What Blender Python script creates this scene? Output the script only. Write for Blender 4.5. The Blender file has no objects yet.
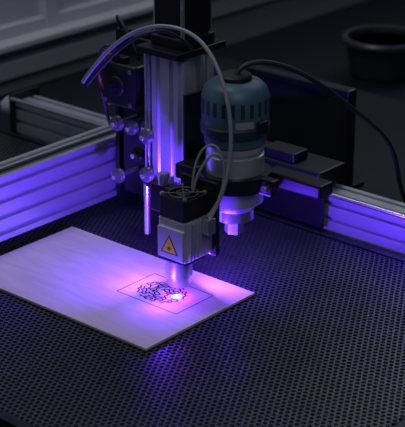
import bpy, math, random
from mathutils import Vector, Matrix
random.seed(3)
scene=bpy.context.scene
scene.view_settings.view_transform='Standard'

# ---------------------------------------------------------------- materials
def mat(name, col, rough=.5, metal=0., noise=0., nscale=40., emis=None, es=0., bump=0., trans=0., spec=None):
    m=bpy.data.materials.new(name); m.use_nodes=True
    nt=m.node_tree; b=nt.nodes['Principled BSDF']
    b.inputs['Base Color'].default_value=(*col,1)
    b.inputs['Roughness'].default_value=rough
    b.inputs['Metallic'].default_value=metal
    if spec is not None: b.inputs['Specular IOR Level'].default_value=spec
    if trans: b.inputs['Transmission Weight'].default_value=trans
    if emis: 
        b.inputs['Emission Color'].default_value=(*emis,1); b.inputs['Emission Strength'].default_value=es
    tc=nt.nodes.new('ShaderNodeTexCoord'); n=nt.nodes.new('ShaderNodeTexNoise')
    n.inputs['Scale'].default_value=nscale; n.inputs['Detail'].default_value=5
    nt.links.new(tc.outputs['Object'],n.inputs['Vector'])
    if noise:
        r=nt.nodes.new('ShaderNodeMixRGB'); r.blend_type='MIX'
        r.inputs[1].default_value=(*[c*(1-noise) for c in col],1)
        r.inputs[2].default_value=(*[min(1,c*(1+noise)) for c in col],1)
        nt.links.new(n.outputs['Fac'],r.inputs[0]); nt.links.new(r.outputs[0],b.inputs['Base Color'])
    if bump:
        bp=nt.nodes.new('ShaderNodeBump'); bp.inputs['Strength'].default_value=bump; bp.inputs['Distance'].default_value=.001
        nt.links.new(n.outputs['Fac'],bp.inputs['Height']); nt.links.new(bp.outputs[0],b.inputs['Normal'])
    return m
ALU=mat('anodised_aluminium',(.62,.64,.70),.36,.6,.08,60)
ALU2=mat('brushed_aluminium',(.70,.71,.75),.34,.65,.06,90)
STEEL=mat('polished_steel',(.80,.81,.85),.2,.9,.04,80)
WHEEL=mat('wheel_grey',(.13,.13,.145),.35,.3,.1,80)
BLK=mat('black_anodised',(.014,.014,.018),.38,.3,.2,70)
BLKP=mat('black_plastic',(.009,.009,.011),.45,0,.2,70)
TEAL=mat('teal_plastic',(.055,.135,.185),.42,0,.1,60)
TEALD=mat('teal_dark_plastic',(.014,.034,.048),.45,0,.1,60)
RUB=mat('cable_rubber',(.02,.02,.024),.5,0,.1,60)
TUBE=mat('grey_hose',(.26,.27,.31),.35,0,.1,60)
YEL=mat('warning_yellow',(1.,.72,.03),.5,0,.05,60)
ORG=mat('orange_wire',(.9,.22,.03),.5,0,.05,60)
GRID=mat('honeycomb_steel',(.115,.115,.127),.38,.75,.3,25)
TRAY=mat('tray_black',(.004,.004,.006),.7,0,.2,30)
BENCH=mat('bench_laminate',(.011,.012,.017),.5,0,.25,8,spec=.3)
PAN=mat('panel_dark',(.010,.011,.016),.4,0,.2,20)
WALL=mat('painted_wall',(.34,.35,.39),.8,0,.12,4,bump=.2)
TRIM=mat('trim_paint',(.52,.53,.58),.5,0,.08,6)
PANE=mat('window_pane',(.50,.52,.59),.15,0,.05,3)
FLOOR=mat('floor_dark',(.05,.05,.055),.7,0,.2,5)
BURN=mat('burnt_line',(.012,.006,.008),.95,0,.2,200,spec=.05)
WHT=mat('label_grey',(.3,.3,.32),.5,0,.1,50)
POT=mat('bin_grey',(.022,.023,.028),.4,0,.1,20)
POTR=mat('bin_rim_grey',(.05,.052,.062),.35,0,.1,20)
CORE=mat('laser_core',(.02,.1,.2),.5,0,0,10,emis=(.22,.85,1.),es=1.8)
def wood():
    m=bpy.data.materials.new('plywood'); m.use_nodes=True; nt=m.node_tree; b=nt.nodes['Principled BSDF']
    tc=nt.nodes.new('ShaderNodeTexCoord'); mp=nt.nodes.new('ShaderNodeMapping'); mp.inputs['Scale'].default_value=(4,26,4)
    n=nt.nodes.new('ShaderNodeTexNoise'); n.inputs['Scale'].default_value=4; n.inputs['Detail'].default_value=6; n.inputs['Distortion'].default_value=.8
    r=nt.nodes.new('ShaderNodeValToRGB')
    r.color_ramp.elements[0].position=.3; r.color_ramp.elements[0].color=(.62,.55,.48,1)
    r.color_ramp.elements[1].position=.7; r.color_ramp.elements[1].color=(.74,.67,.60,1)
    nt.links.new(tc.outputs['Object'],mp.inputs[0]); nt.links.new(mp.outputs[0],n.inputs['Vector'])
    nt.links.new(n.outputs['Fac'],r.inputs[0]); nt.links.new(r.outputs[0],b.inputs['Base Color'])
    b.inputs['Roughness'].default_value=.75; b.inputs['Specular IOR Level'].default_value=.25
    return m
WOOD=wood()

# ---------------------------------------------------------------- helpers
def root(name, loc=(0,0,0)):
    e=bpy.data.objects.new(name,None); e.location=(0,0,0); e.empty_display_size=.02
    scene.collection.objects.link(e); return e
def mk(name, verts, faces, m, parent=None, bevel=0, smooth=False, mod_seg=2):
    me=bpy.data.meshes.new(name); me.from_pydata([tuple(v) for v in verts],[],faces); me.update()
    import bmesh
    bm=bmesh.new(); bm.from_mesh(me); bmesh.ops.recalc_face_normals(bm,faces=bm.faces); bm.to_mesh(me); bm.free()
    me.materials.append(m)
    if smooth:
        for p in me.polygons: p.use_smooth=True
    o=bpy.data.objects.new(name,me); scene.collection.objects.link(o)
    if parent: o.parent=parent
    if bevel:
        bv=o.modifiers.new('bevel','BEVEL'); bv.width=bevel; bv.segments=mod_seg; bv.limit_method='ANGLE'
    return o
def box(name, x0,x1,y0,y1,z0,z1, m, parent=None, bevel=.0008):
    v=[(x,y,z) for z in (z0,z1) for y in (y0,y1) for x in (x0,x1)]
    f=[(0,2,3,1),(4,5,7,6),(0,1,5,4),(2,6,7,3),(0,4,6,2),(1,3,7,5)]
    return mk(name,v,f,m,parent,bevel)
def frame_for(d):
    d=Vector(d).normalized(); up=Vector((0,0,1)) if abs(d.z)<.9 else Vector((1,0,0))
    u=d.cross(up).normalized(); w=d.cross(u).normalized(); return d,u,w
def lathe(name, prof, p, axis, m, parent=None, seg=36, flute=None):
    """prof = list of (r, t) along axis starting at p"""
    d,u,w=frame_for(axis); p=Vector(p); v=[];f=[]
    for k,(r,t) in enumerate(prof):
        for i in range(seg):
            a=2*math.pi*i/seg; rr=r
            if flute and flute[0]<=k<=flute[1] and (i//2)%2: rr=r*flute[2]
            v.append(p+d*t+u*(rr*math.cos(a))+w*(rr*math.sin(a)))
    n=len(prof)
    for j in range(n-1):
        for i in range(seg):
            a=j*seg+i; b=j*seg+(i+1)%seg
            f.append((a,b,b+seg,a+seg))
    f.append(tuple(range(seg))[::-1]); f.append(tuple((n-1)*seg+i for i in range(seg)))
    o=mk(name,v,f,m,parent)
    for pl in o.data.polygons: pl.use_smooth=len(pl.vertices)==4 and not flute
    es=o.modifiers.new('edge','EDGE_SPLIT'); es.split_angle=math.radians(35)
    return o
def cyl(name,p0,p1,r,m,parent=None,seg=24,ch=.12):
    p0=Vector(p0);p1=Vector(p1);L=(p1-p0).length; c=min(r*ch,L*.2)
    return lathe(name,[(r-c,0),(r,c),(r,L-c),(r-c,L)],p0,p1-p0,m,parent,seg)
def tube(name,pts,r,m,parent=None):
    cu=bpy.data.curves.new(name,'CURVE'); cu.dimensions='3D'; cu.bevel_depth=r; cu.bevel_resolution=4; cu.resolution_u=10; cu.use_fill_caps=True
    s=cu.splines.new('NURBS'); s.points.add(len(pts)-1)
    for q,pt in zip(s.points,pts): q.co=(*pt,1)
    s.use_endpoint_u=True; s.order_u=4
    o=bpy.data.objects.new(name,cu); scene.collection.objects.link(o); cu.materials.append(m)
    dg=bpy.context.evaluated_depsgraph_get(); me=bpy.data.meshes.new_from_object(o.evaluated_get(dg))
    bpy.data.objects.remove(o); o=bpy.data.objects.new(name,me); scene.collection.objects.link(o)
    for p in me.polygons: p.use_smooth=True
    if parent:o.parent=parent
    return o
def tslot(name, axis, lo, hi, u0, v0, nu, nv, m, parent=None, s=.02):
    """aluminium T-slot extrusion. axis 0/1/2 = length axis; (u,v) the other two axes in order"""
    def side(n):
        out=[]
        for k in range(n):
            c=(k+.5)*s
            out+= [(c-.0032,0),(c-.0032,.0018),(c-.0055,.0018),(c-.0055,.0030),(c-.0025,.006),(c+.0025,.006),(c+.0055,.0030),(c+.0055,.0018),(c+.0032,.0018),(c+.0032,0)]
        return out
    W=nu*s;H=nv*s; P=[(0,0)]
    P+=[(a,b) for a,b in side(nu)]; P.append((W,0))
    P+=[(W-b,a) for a,b in side(nv)]; P.append((W,H))
    P+=[(W-a,H-b) for a,b in side(nu)]; P.append((0,H))
    P+=[(b,H-a) for a,b in side(nv)]
    n=len(P)
    def to(u,v,t):
        u+=u0;v+=v0
        return {0:(t,u,v),1:(u,t,v),2:(u,v,t)}[axis]
    v=[to(a,b,lo) for a,b in P]+[to(a,b,hi) for a,b in P]
    f=[(i,(i+1)%n,(i+1)%n+n,i+n) for i in range(n)]+[tuple(range(n)),tuple(range(n,2*n))]
    return mk(name,v,f,m,parent)
def vwheel(name,c,axis,r,w,m,parent):
    ax=Vector(axis).normalized(); p=Vector(c)-ax*w/2
    lathe(name,[(r*.55,-.001),(r*.8,0),(r*.82,w*.15),(r,w*.3),(r*.86,w*.5),(r,w*.7),(r*.82,w*.85),(r*.8,w),(r*.55,w+.001)],p,ax,m,parent,28)
    cyl(name+'_bolt',p-ax*.004,p+ax*(w+.004),r*.34,STEEL,parent,6)

# ---------------------------------------------------------------- room
WX=-.82
box('floor',-1.0,1.6,-1.6,2.6,-.84,-.80,FLOOR,None,0)
box('wall_left',WX-.04,WX,-1.6,2.6,-.80,1.7,WALL,None,0)
box('wall_back',WX,1.6,2.56,2.6,-.80,1.7,WALL,None,0)
t=root('trim_1')
box('cable_trunking',WX,WX+.025,-1.5,2.5,-.022,.008,TRIM,t,.003)
w1=root('window_1')
box('sill',WX,WX+.05,.05,1.65,.034,.046,TRIM,w1,.003)
box('pane',WX,WX+.004,.08,1.62,.046,.85,PANE,w1,0)
for i,y in enumerate((.06,.56,1.10,1.60)):
    box('mullion_%d'%(i+1),WX,WX+.02,y,y+.03,.046,.88,TRIM,w1,.002)
box('rail_low',WX,WX+.018,.08,1.62,.046,.066,TRIM,w1,.002)
box('rail_high',WX,WX+.02,.06,1.63,.85,.88,TRIM,w1,.002)
# bench carrying the machine
b=root('workbench')
box('bench_top',-.79,.75,-.5,.85,-.08,-.04,BENCH,b,.003)
for i,(x,y) in enumerate([(-.75,-.45),(.70,-.45),(-.75,.80),(.70,.80)]):
    box('leg_%d'%(i+1),x-.03,x+.03,y-.03,y+.03,-.80,-.08,BLK,b,.003)
box('stretcher',-.72,.67,.79,.81,-.5,-.44,BLK,b,.002)
# side table behind
b=root('side_table')
box('table_top',-.79,.9,.95,1.9,-.12,-.08,BENCH,b,.003)
for i,(x,y) in enumerate([(-.75,1.0),(.85,1.0),(-.75,1.85),(.85,1.85)]):
    box('leg_%d'%(i+1),x-.025,x+.025,y-.025,y+.025,-.80,-.12,BLK,b,.003)
# round bin on side table
rb=root('round_bin')
lathe('bin_body',[(.054,0),(.058,.004),(.068,.062),(.068,.066),(.064,.066),(.054,.012),(.01,.010)],(-.455,1.06,-.08),(0,0,1),POT,rb,40)
lathe('bin_rim',[(.0645,.060),(.075,.062),(.076,.068),(.073,.072),(.0645,.071),(.0643,.060)],(-.455,1.06,-.08),(0,0,1),POTR,rb,40)

# ---------------------------------------------------------------- honeycomb bed
bed=root('honeycomb_bed')
X0,X1,Y0,Y1,ZT=-.66,.34,-.30,.254,-.0035
R=.0040; rin=.70; dx=R*math.sqrt(3); dy=R*1.5; dep=.007
V=[];F=[]
j=0; y=Y0+R+.004
while y<Y1-R-.003:
    x=X0+dx/2+.004+(dx/2 if j%2 else 0)
    while x<X1-dx/2-.003:
        k=len(V)
        cs=[(math.cos(math.pi/6+i*math.pi/3),math.sin(math.pi/6+i*math.pi/3)) for i in range(6)]
        V+=[(x+R*c,y+R*s,ZT) for c,s in cs]; V+=[(x+R*rin*c,y+R*rin*s,ZT) for c,s in cs]; V+=[(x+R*rin*c,y+R*rin*s,ZT-dep) for c,s in cs]
        for i in range(6):
            n=(i+1)%6
            F.append((k+i,k+n,k+6+n,k+6+i)); F.append((k+6+i,k+6+n,k+12+n,k+12+i))
        x+=dx
    y+=dy; j+=1
me=bpy.data.meshes.new('mesh_grid'); me.from_pydata(V,[],F); me.materials.append(GRID)
o=bpy.data.objects.new('mesh_grid',me); scene.collection.objects.link(o); o.parent=bed
box('tray_pan',X0,X1,Y0,Y1,-.040,-.0112,TRAY,bed,0)
for nm,a in (('rim_front',(X0-.004,X1+.004,Y0-.006,Y0+.004)),('rim_back',(X0,X1,Y1-.004,Y1+.003)),('rim_left',(X0-.006,X0+.004,Y0,Y1)),('rim_right',(X1-.004,X1+.006,Y0,Y1))):
    box(nm,*a,-.040,-.0025,BLK,bed,.001)

# ---------------------------------------------------------------- plywood sheet
ply=root('plywood_sheet')
box('board',-.232,.058,-.116,.062,-.003,0,WOOD,ply,.0004)
# engraved frame + brain drawing : thin burnt ribbons
def ribbon(name,pts,w,parent,closed=False,z=.00018):
    V=[];F=[];n=len(pts)
    for i,p in enumerate(pts):
        a=Vector(pts[(i-1)%n] if (closed or i>0) else pts[i]); c=Vector(pts[(i+1)%n] if (closed or i<n-1) else pts[i])
        d=(c-a); d=d.normalized() if d.length>0 else Vector((1,0)); nn=Vector((-d.y,d.x))*w/2
        V+=[(p[0]+nn.x,p[1]+nn.y,z),(p[0]-nn.x,p[1]-nn.y,z)]
    for i in range(n if closed else n-1):
        j=(i+1)%n; F.append((2*i,2*i+1,2*j+1,2*j))
    return V,F
VV=[];FF=[]
def add(pts,w,closed=False):
    v,f=ribbon('',pts,w,None,closed); k=len(VV); VV.extend(v); FF.extend([tuple(q+k for q in ff) for ff in f])
def line(a,b_): add([a,b_],.0010)
fx0,fx1,fy0,fy1=-.061,.028,-.036,.026
line((fx0,fy0),(fx1,fy0));line((fx1,fy0),(fx1,fy1));line((fx1,fy1),(fx0,fy1));line((fx0,fy1),(fx0,fy0))
cx,cy=-.021,-.005
# two mirrored lobes of concentric, meandering maze lines with radial links
def pol(r_,a): return (cx+r_*math.cos(a)*1.08, cy+r_*math.sin(a)*.88)
radii=[.0265,.0222,.0180,.0138,.0096,.0054]
for ri_,rr in enumerate(radii):
    nseg=max(2,6-ri_)
    for sg in range(nseg):
        ph=ri_*.61
        a0=ph+sg*2*math.pi/nseg; span=2*math.pi/nseg*.80
        n_=max(8,int(rr*900*span)); pts=[]
        for i in range(n_):
            a=a0+span*i/(n_-1); pts.append(pol(rr+.0011*math.sin(rr*700*(a-a0)),a))
        add(pts,.0017)
        # link to next ring
        if ri_<len(radii)-1:
            add([pol(rr,a0+span),pol(radii[ri_+1],a0+span)],.0016)
            add([pol(rr,a0+span*.45),pol(rr-.0026,a0+span*.45)],.0014)
mk('engraving',VV,FF,BURN,ply)

# ---------------------------------------------------------------- frame rail (X direction)
fr=root('frame_rail')
tslot('extrusion',0,-.56,.60,.270,-.040,2,4,ALU,fr)
box('end_plate',-.566,-.56,.262,.318,-.040,.052,BLK,fr,.001)
cyl('idler',(-.566,.29,.02),(-.60,.29,.02),.016,ALU2,fr)
cyl('idler_axle',(-.60,.29,.02),(-.612,.29,.02),.006,STEEL,fr)
cyl('guide_rod',(-.56,.262,.046),(.60,.262,.046),.003,STEEL,fr)
c=fr
box('carriage_plate',-.15,.005,.257,.263,.0,.062,BLK,c,.001)
box('carriage_block',-.14,-.005,.263,.318,.045,.068,BLKP,c,.003)
for x in (-.13,-.08,-.02):
    cyl('bolt',(x,.257,.045),(x,.251,.045),.005,WHEEL,c,6)
box('cable_clip',-.10,-.05,.27,.30,.068,.08,BLKP,c,.002)
# ---------------------------------------------------------------- gantry beam (Y direction)
g=root('gantry_beam')
tslot('extrusion',1,-.62,.25,-.285,.010,2,4,ALU,g)
box('end_plate_back',-.33,-.20,.325,.332,-.02,.13,BLK,g,.001)
for x in (-.31,-.22):
    vwheel('roller',(x,.29,.060),(0,1,0),.013,.010,BLKP,g)
box('belt',-.262,-.256,-.60,.25,.0905,.0925,RUB,g,0)
# ---------------------------------------------------------------- Z axis carriage
z=root('z_axis_carriage')
box('gantry_plate',-.240,-.234,.150,.235,.0005,.215,BLK,z,.001)
box('spacer_block',-.234,-.205,.155,.200,.03,.19,BLK,z,.002)
box('side_plate',-.205,-.112,.128,.134,.035,.235,BLK,z,.001)
box('rear_plate',-.205,-.112,.180,.186,.035,.235,BLK,z,.001)
box('mid_shelf',-.205,-.112,.134,.180,.10,.106,BLK,z,.001)
tslot('z_extrusion',2,.088,.242,-.112,.080,2,3,ALU,z)
box('bottom_plate',-.116,-.066,.072,.146,.080,.088,BLK,z,.001)
box('top_plate',-.125,-.060,.068,.150,.242,.250,BLK,z,.001)
box('stepper_lower',-.116,-.066,.083,.138,.250,.262,BLKP,z,.002)
box('stepper_body',-.114,-.068,.085,.136,.262,.330,BLK,z,.004)
for (x,y) in ((-.111,.088),(-.071,.088),(-.071,.133)):
    cyl('stepper_post',(x,y,.250),(x,y,.335),.003,STEEL,z,12)
# bright rails on the +X face and -Y face
box('linear_rail_1',-.072,-.066,.084,.094,.095,.238,ALU2,z,.001)
box('linear_rail_2',-.072,-.066,.126,.136,.095,.238,ALU2,z,.001)
cyl('lead_screw',(-.060,.110,.088),(-.060,.110,.242),.004,STEEL,z,16)
cyl('guide_rod',(-.122,.084,.06),(-.122,.084,.242),.004,STEEL,z,16)
cyl('lower_rod',(-.118,.076,.018),(-.118,.076,.082),.0038,STEEL,z,16)
# horizontal drive motor (bolted to side plate)
m=z
box('motor_body',-.187,-.139,.084,.128,.168,.216,BLK,m,.004)
box('motor_cap',-.189,-.137,.077,.084,.166,.218,BLKP,m,.003)
cyl('motor_boss',(-.163,.077,.192),(-.163,.073,.192),.012,BLKP,m)
cyl('motor_shaft',(-.163,.073,.192),(-.163,.063,.192),.0035,BLK,m,12)
for dx_ in (-.020,.020):
    for dz in (-.020,.020):
        cyl('motor_screw',(-.163+dx_,.077,.192+dz),(-.163+dx_,.075,.192+dz),.0025,WHEEL,m,12)
box('motor_connector',-.18,-.16,.085,.095,.216,.224,BLKP,m,.001)
tube('wire_orange',[(-.178,.088,.222),(-.188,.078,.232),(-.196,.076,.215),(-.196,.08,.19),(-.19,.09,.16)],.0010,ORG,m)
tube('wire_black',[(-.17,.088,.222),(-.17,.075,.245),(-.19,.07,.235),(-.2,.08,.19),(-.2,.10,.13)],.002,RUB,m)
box('limit_switch',-.205,-.188,.118,.128,.225,.245,BLKP,m,.001)
tube('wire_loop',[(-.197,.12,.245),(-.19,.10,.275),(-.165,.09,.262),(-.15,.095,.235),(-.15,.10,.22)],.0018,RUB,m)
# wheels
w=z
for i,(x,zz) in enumerate(((-.182,.137),(-.158,.137),(-.112,.143),(-.132,.143),(-.112,.096),(-.182,.070),(-.150,.105))):
    yy=.094 if x<-.12 else .070
    vwheel('wheel_%d'%(i+1),(x,yy,zz),(0,1,0),.0092,.010,WHEEL if i!=6 else BLKP,w)
    cyl('spindle_%d'%(i+1),(x,.128 if x<-.12 else .08,zz),(x,yy-.007,zz),.0028,WHEEL,w,12)

# ---------------------------------------------------------------- router spindle
RX,RY=.010,.083
s=root('router_spindle')
lathe('motor_housing',[(.030,.162),(.0345,.164),(.0345,.174),(.0365,.178),(.0375,.200),(.0375,.216),(.0345,.226),(.028,.232),(.012,.235)],(RX,RY,0),(0,0,1),TEAL,s,40)
lathe('housing_band',[(.0352,.174),(.0382,.176),(.0388,.182),(.0388,.185),(.037,.187)],(RX,RY,0),(0,0,1),TEALD,s,40)
lathe('aluminium_body',[(.026,.092),(.0325,.094),(.0325,.150),(.031,.151),(.031,.154),(.0325,.155),(.0325,.162),(.030,.163)],(RX,RY,0),(0,0,1),ALU2,s,40)
lathe('neck',[(.017,.070),(.022,.072),(.022,.084),(.030,.093)],(RX,RY,0),(0,0,1),STEEL,s,32)
lathe('collet_nut',[(.007,.052),(.011,.054),(.011,.070),(.009,.072)],(RX,RY,0),(0,0,1),STEEL,s,6)
cyl('collar_cap',(RX,RY,.231),(RX,RY,.240),.018,BLKP,s)
# vent slots
for i in range(14):
    a=math.radians(-150+i*16); 
    d=Vector((math.cos(a),math.sin(a),0)); tt=Vector((-d.y,d.x,0))
    cpt=Vector((RX,RY,0))+d*.0365
    V_=[]
    for zz in (.200,.216):
        for k in (-.0020,.0020):
            for q in (-.001,.0014):
                V_.append(cpt+tt*k+d*q+Vector((0,0,zz)))
    mk('vent_%d'%(i+1),V_,[(0,1,3,2),(4,6,7,5),(0,4,5,1),(2,3,7,6),(0,2,6,4),(1,5,7,3)],TEALD,s)
# curved brand plate
V_=[];n_=9
for r_ in (.0378,.0372):
    for zz in (.188,.196):
        for i in range(n_):
            a=math.radians(-50+i*4); V_.append((RX+r_*math.cos(a),RY+r_*math.sin(a),zz))
F_=[]
for i in range(n_-1): F_+=[(i,i+1,n_+i+1,n_+i),(n_+i,n_+i+1,3*n_+i+1,3*n_+i),(i,i+1,2*n_+i+1,2*n_+i)]
F_+=[(0,n_,3*n_,2*n_),(n_-1,2*n_-1,4*n_-1,3*n_-1)]
mk('label',V_,F_,WHT,s)
box('switch',RX+.032,RX+.041,RY-.008,RY+.008,.178,.194,BLKP,s,.002)
tube('power_cord',[(RX,RY,.238),(RX+.005,RY+.01,.258),(.05,.14,.245),(.075,.20,.19),(.075,.30,.12),(.05,.35,.06),(.045,.38,.0),(.06,.41,-.037)],.0028,RUB,s)
# clamp mounting router to Z axis
k=s
def ring(name,cx,cy,z0,z1,ri,ro,m,parent,seg=40):
    V=[];F=[]
    for zz in (z0,z1):
        for r_ in (ri,ro):
            for i in range(seg):
                a=2*math.pi*i/seg; V.append((cx+r_*math.cos(a),cy+r_*math.sin(a),zz))
    for i in range(seg):
        n=(i+1)%seg
        F+= [(i,n,seg+n,seg+i),(2*seg+i,3*seg+i,3*seg+n,2*seg+n),(seg+i,seg+n,3*seg+n,3*seg+i),(i,2*seg+i,2*seg+n,n)]
    return mk(name,V,F,m,parent,.0006)
ring('clamp_ring',RX,RY,.112,.130,.0325,.0405,BLK,k)
box('clamp_arm',-.053,RX-.034,RY-.03,RY+.03,.112,.130,BLK,k,.002)
box('clamp_backplate',-.0555,-.051,.070,.140,.092,.205,BLK,k,.001)
box('clamp_ear',RX+.036,RX+.058,RY-.007,RY+.007,.112,.130,BLK,k,.002)
cyl('clamp_screw',(RX+.050,RY-.012,.121),(RX+.050,RY+.012,.121),.004,STEEL,k,12)
box('support_bar',RX+.02,RX+.10,RY+.025,RY+.05,.110,.126,BLK,k,.003)

# ---------------------------------------------------------------- laser head
HX,HY=.004,.004; h=.0195
l=root('laser_head')
box('body',HX-h,HX+h,HY-h,HY+h,.050,.098,ALU2,l,.002)
box('front_cover',HX-h+.001,HX+h-.001,HY-h-.003,HY-h,.052,.088,ALU,l,.001)
for i in range(7):
    yy=HY-h+.003+i*.0055
    box('fin_%d'%(i+1),HX+h,HX+h+.005,yy,yy+.0022,.054,.096,ALU2,l,.0003)
box('base_flange',HX-h*.9,HX+h*.9,HY-h*.9,HY+h*.9,.046,.050,BLK,l,.001)
lathe('lens_tube',[(.0085,.014),(.0125,.015),(.0135,.017),(.0135,.026),(.0150,.027),(.0150,.046),(.013,.047)],(0,0,0),(0,0,1),ALU,l,40)
lathe('lens_aperture',[(.004,.0125),(.008,.0130),(.008,.0145)],(0,0,0),(0,0,1),BLK,l,24)
# fan with frame, blades, guard
fz0,fz1=.099,.122
def fanframe():
    seg=40;V=[];F=[];ri=.0175
    outer=[]
    for i in range(seg):
        a=2*math.pi*(i+.5)/seg; c,s_=math.cos(a),math.sin(a); q=h/max(abs(c),abs(s_)); outer.append((HX+c*q,HY+s_*q))
    inn=[(HX+ri*math.cos(2*math.pi*(i+.5)/seg),HY+ri*math.sin(2*math.pi*(i+.5)/seg)) for i in range(seg)]
    for zz in (fz0,fz1):
        V+=[(x,y,zz) for x,y in inn]; V+=[(x,y,zz) for x,y in outer]
    for i in range(seg):
        n=(i+1)%seg
        F+= [(i,n,seg+n,seg+i),(2*seg+i,3*seg+i,3*seg+n,2*seg+n),(seg+i,seg+n,3*seg+n,3*seg+i),(i,2*seg+i,2*seg+n,n)]
    mk('fan_frame',V,F,BLKP,l)
fanframe()
cyl('fan_hub',(HX,HY,fz0+.004),(HX,HY,fz1-.001),.007,BLKP,l)
for i in range(7):
    a=2*math.pi*i/7; V=[]
    for r_ in (.006,.0165):
        for da,zz in ((0,fz1-.003),(.55,fz0+.008)):
            V.append((HX+r_*math.cos(a+da),HY+r_*math.sin(a+da),zz))
    mk('fan_blade_%d'%(i+1),V,[(0,1,3,2)],BLKP,l)
for r_ in (.008,.0165):
    tube('guard_ring',[(HX+r_*math.cos(t_*math.pi/8),HY+r_*math.sin(t_*math.pi/8),fz1+.0015) for t_ in range(17)],.0006,WHEEL,l)
for a in (45,135):
    c_,s_=math.cos(math.radians(a)),math.sin(math.radians(a))
    cyl('guard_bar',(HX-.022*c_,HY-.022*s_,fz1+.0015),(HX+.022*c_,HY+.022*s_,fz1+.0015),.0007,WHEEL,l,8)
for sx in (-1,1):
    for sy in (-1,1):
        cyl('fan_screw',(HX+sx*.0162,HY+sy*.0162,fz1),(HX+sx*.0162,HY+sy*.0162,fz1+.003),.0026,STEEL,l,12)
# warning triangle
ty=HY-h-.0033; tx=HX-.001; tz=.063
def tri(name,s_,yy,m):
    mk(name,[(tx-s_,yy,tz-.0+ -s_*.58+.003),(tx+s_,yy,tz-s_*.58+.003),(tx,yy,tz+s_*1.15+.003),
             (tx-s_,yy+.0002,tz-s_*.58+.003),(tx+s_,yy+.0002,tz-s_*.58+.003),(tx,yy+.0002,tz+s_*1.15+.003)],
       [(0,1,2),(5,4,3),(0,3,4,1),(1,4,5,2),(2,5,3,0)],m,l)
tri('warning_label_border',.0125,ty+.0001,BLKP); tri('warning_label',.0104,ty-.0002,YEL)
for i in range(8):
    a=math.pi*i/4; L=.0034 if i%2==0 else .0024
    d=Vector((math.cos(a),0,math.sin(a))); q=Vector((-d.z,0,d.x))*.0003; c0=Vector((tx,ty-.0004,tz+.002))
    mk('warning_ray_%d'%(i+1),[c0-q,c0+q,c0+d*L+q,c0+d*L-q],[(0,1,2,3)],BLKP,l)
# mounting bracket to clamp
box('mount_bracket',HX-.022,HX+.030,HY+h,HY+h+.006,.050,.135,BLK,l,.001)
box('mount_arm',-.056,HX-.016,HY+h+.001,.050,.096,.106,BLK,l,.001)
box('adjust_block',-.050,-.018,HY+.004,HY+h,.088,.120,BLK,l,.002)
cyl('adjust_knob',(-.034,HY+.010,.120),(-.034,HY+.010,.134),.0065,STEEL,l,20)
tube('cable_a',[(.012,.010,.124),(.014,.012,.14),(.022,.018,.16),(.030,.026,.172),(.038,.032,.160),(.038,.032,.135),(.034,.026,.11),(.028,.014,.098)],.0016,TUBE,l)
tube('cable_b',[(.004,.018,.124),(.003,.022,.15),(.010,.028,.172),(.026,.034,.178),(.034,.040,.150),(.03,.04,.12),(.02,.034,.09)],.0013,TUBE,l)
# air assist hose with its fitting on the head side
hz=root('air_hose')
box('fitting',.0288,.040,.004,.016,.082,.100,STEEL,hz,.001)
tube('hose',[(-.148,.006,.216),(-.1400,.0095,.2290),(-.114,.0195,.2650),(-.0758,.0401,.290),(-.0297,.0536,.289),(.0105,.0471,.268),(.0363,.041,.225),(.0462,.0364,.1723),(.0420,.0280,.1265),(.036,.0107,.099)],.0023,TUBE,hz)
tube('sheathed_cable',[(-.146,.010,.212),(-.138,.015,.224),(-.110,.0235,.260),(-.0758,.0451,.283),(-.06,.06,.28),(-.055,.085,.255)],.0020,RUB,hz)

# laser spot (hot plasma point on the wood)
ls=root('laser_spot')
lathe('hot_core',[(.0034,.0004),(.0060,.0007),(.0042,.0020),(.0008,.0028)],(0,-.004,0),(0,0,1),CORE,ls,20)

# ---------------------------------------------------------------- control box, other clutter
cb=root('control_panel')
box('back_plate',-.25,-.080,.425,.445,-.040,.118,PAN,cb,.003)
box('bezel_top',-.252,-.078,.421,.425,.110,.119,BLK,cb,.001)
box('bezel_right',-.087,-.078,.421,.425,-.038,.110,BLK,cb,.001)
box('bezel_left',-.252,-.243,.421,.425,-.038,.110,BLK,cb,.001)
box('foot',-.22,-.10,.40,.50,-.040,-.034,BLK,cb,.001)
d=root('equipment_case')
box('lower',.03,.40,.46,.80,-.040,.035,PAN,d,.006)
box('lid',.025,.405,.455,.805,.035,.05,PAN,d,.006)
box('handle',.15,.26,.440,.455,.01,.03,BLK,d,.003)

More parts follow.
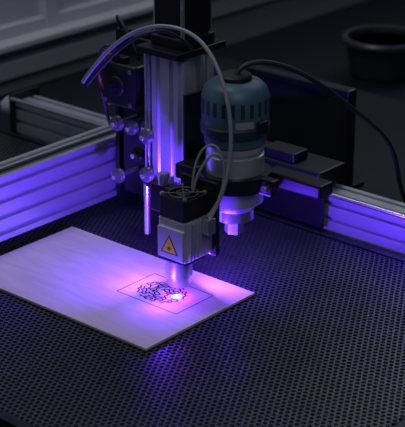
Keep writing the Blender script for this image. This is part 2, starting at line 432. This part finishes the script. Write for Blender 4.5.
# ---------------------------------------------------------------- camera
F=Vector((-.6556,.7551,0)); Rr=Vector((.7551,.6557,0)); th=math.atan(613/1486)
fwd=F*math.cos(th)+Vector((0,0,-math.sin(th))); up=F*math.sin(th)+Vector((0,0,math.cos(th)))
loc=-(Rr*-.0261+up*-.0916+fwd*1.65)
cam=bpy.data.cameras.new('camera'); co=bpy.data.objects.new('camera',cam); scene.collection.objects.link(co)
M=Matrix((Rr,up,-fwd)).transposed().to_4x4(); M.translation=loc; co.matrix_world=M
cam.sensor_fit='HORIZONTAL'; cam.sensor_width=36; cam.lens=132.1; cam.clip_start=.05
cam.dof.use_dof=True; cam.dof.focus_distance=1.66; cam.dof.aperture_fstop=11
scene.camera=co

# ---------------------------------------------------------------- lights
def area(name,loc,target,size,power,col,sy=None):
    L=bpy.data.lights.new(name,'AREA'); L.energy=power; L.color=col; L.size=size
    if sy: L.shape='RECTANGLE'; L.size_y=sy
    o=bpy.data.objects.new(name,L); scene.collection.objects.link(o); o.location=loc
    o.rotation_euler=(Vector(target)-Vector(loc)).to_track_quat('-Z','Y').to_euler(); return o
def point(name,loc,power,col,r):
    L=bpy.data.lights.new(name,'POINT'); L.energy=power; L.color=col; L.shadow_soft_size=r
    o=bpy.data.objects.new(name,L); scene.collection.objects.link(o); o.location=loc; return o
area('window_light',(-.45,1.7,1.5),(-.1,.1,0),1.0,5,(.80,.85,1.))
area('side_light',(.9,-.7,1.3),(-.1,.05,.08),.8,4.2,(.82,.86,1.))
area('overhead_fill',(-.55,-.1,1.6),(-.35,.1,0),.5,5,(.92,.92,1.))  # added fill from above to brighten the left side, no room lamp
point('laser_glow',(0.001,-.004,.010),.070,(.34,.03,1.),.003)
point('laser_scatter',(.004,-.036,.020),.20,(.11,.02,1.),.004)
area('laser_scatter_gantry',(-.024,-.002,.034),(-.25,.0,.10),.012,.85,(.12,.03,1.))
area('laser_scatter_rail',(.004,.024,.034),(.08,.28,.09),.012,.85,(.12,.03,1.))
W=bpy.data.worlds.new('world'); scene.world=W; W.use_nodes=True
W.node_tree.nodes['Background'].inputs[0].default_value=(.38,.40,.60,1); W.node_tree.nodes['Background'].inputs[1].default_value=.022
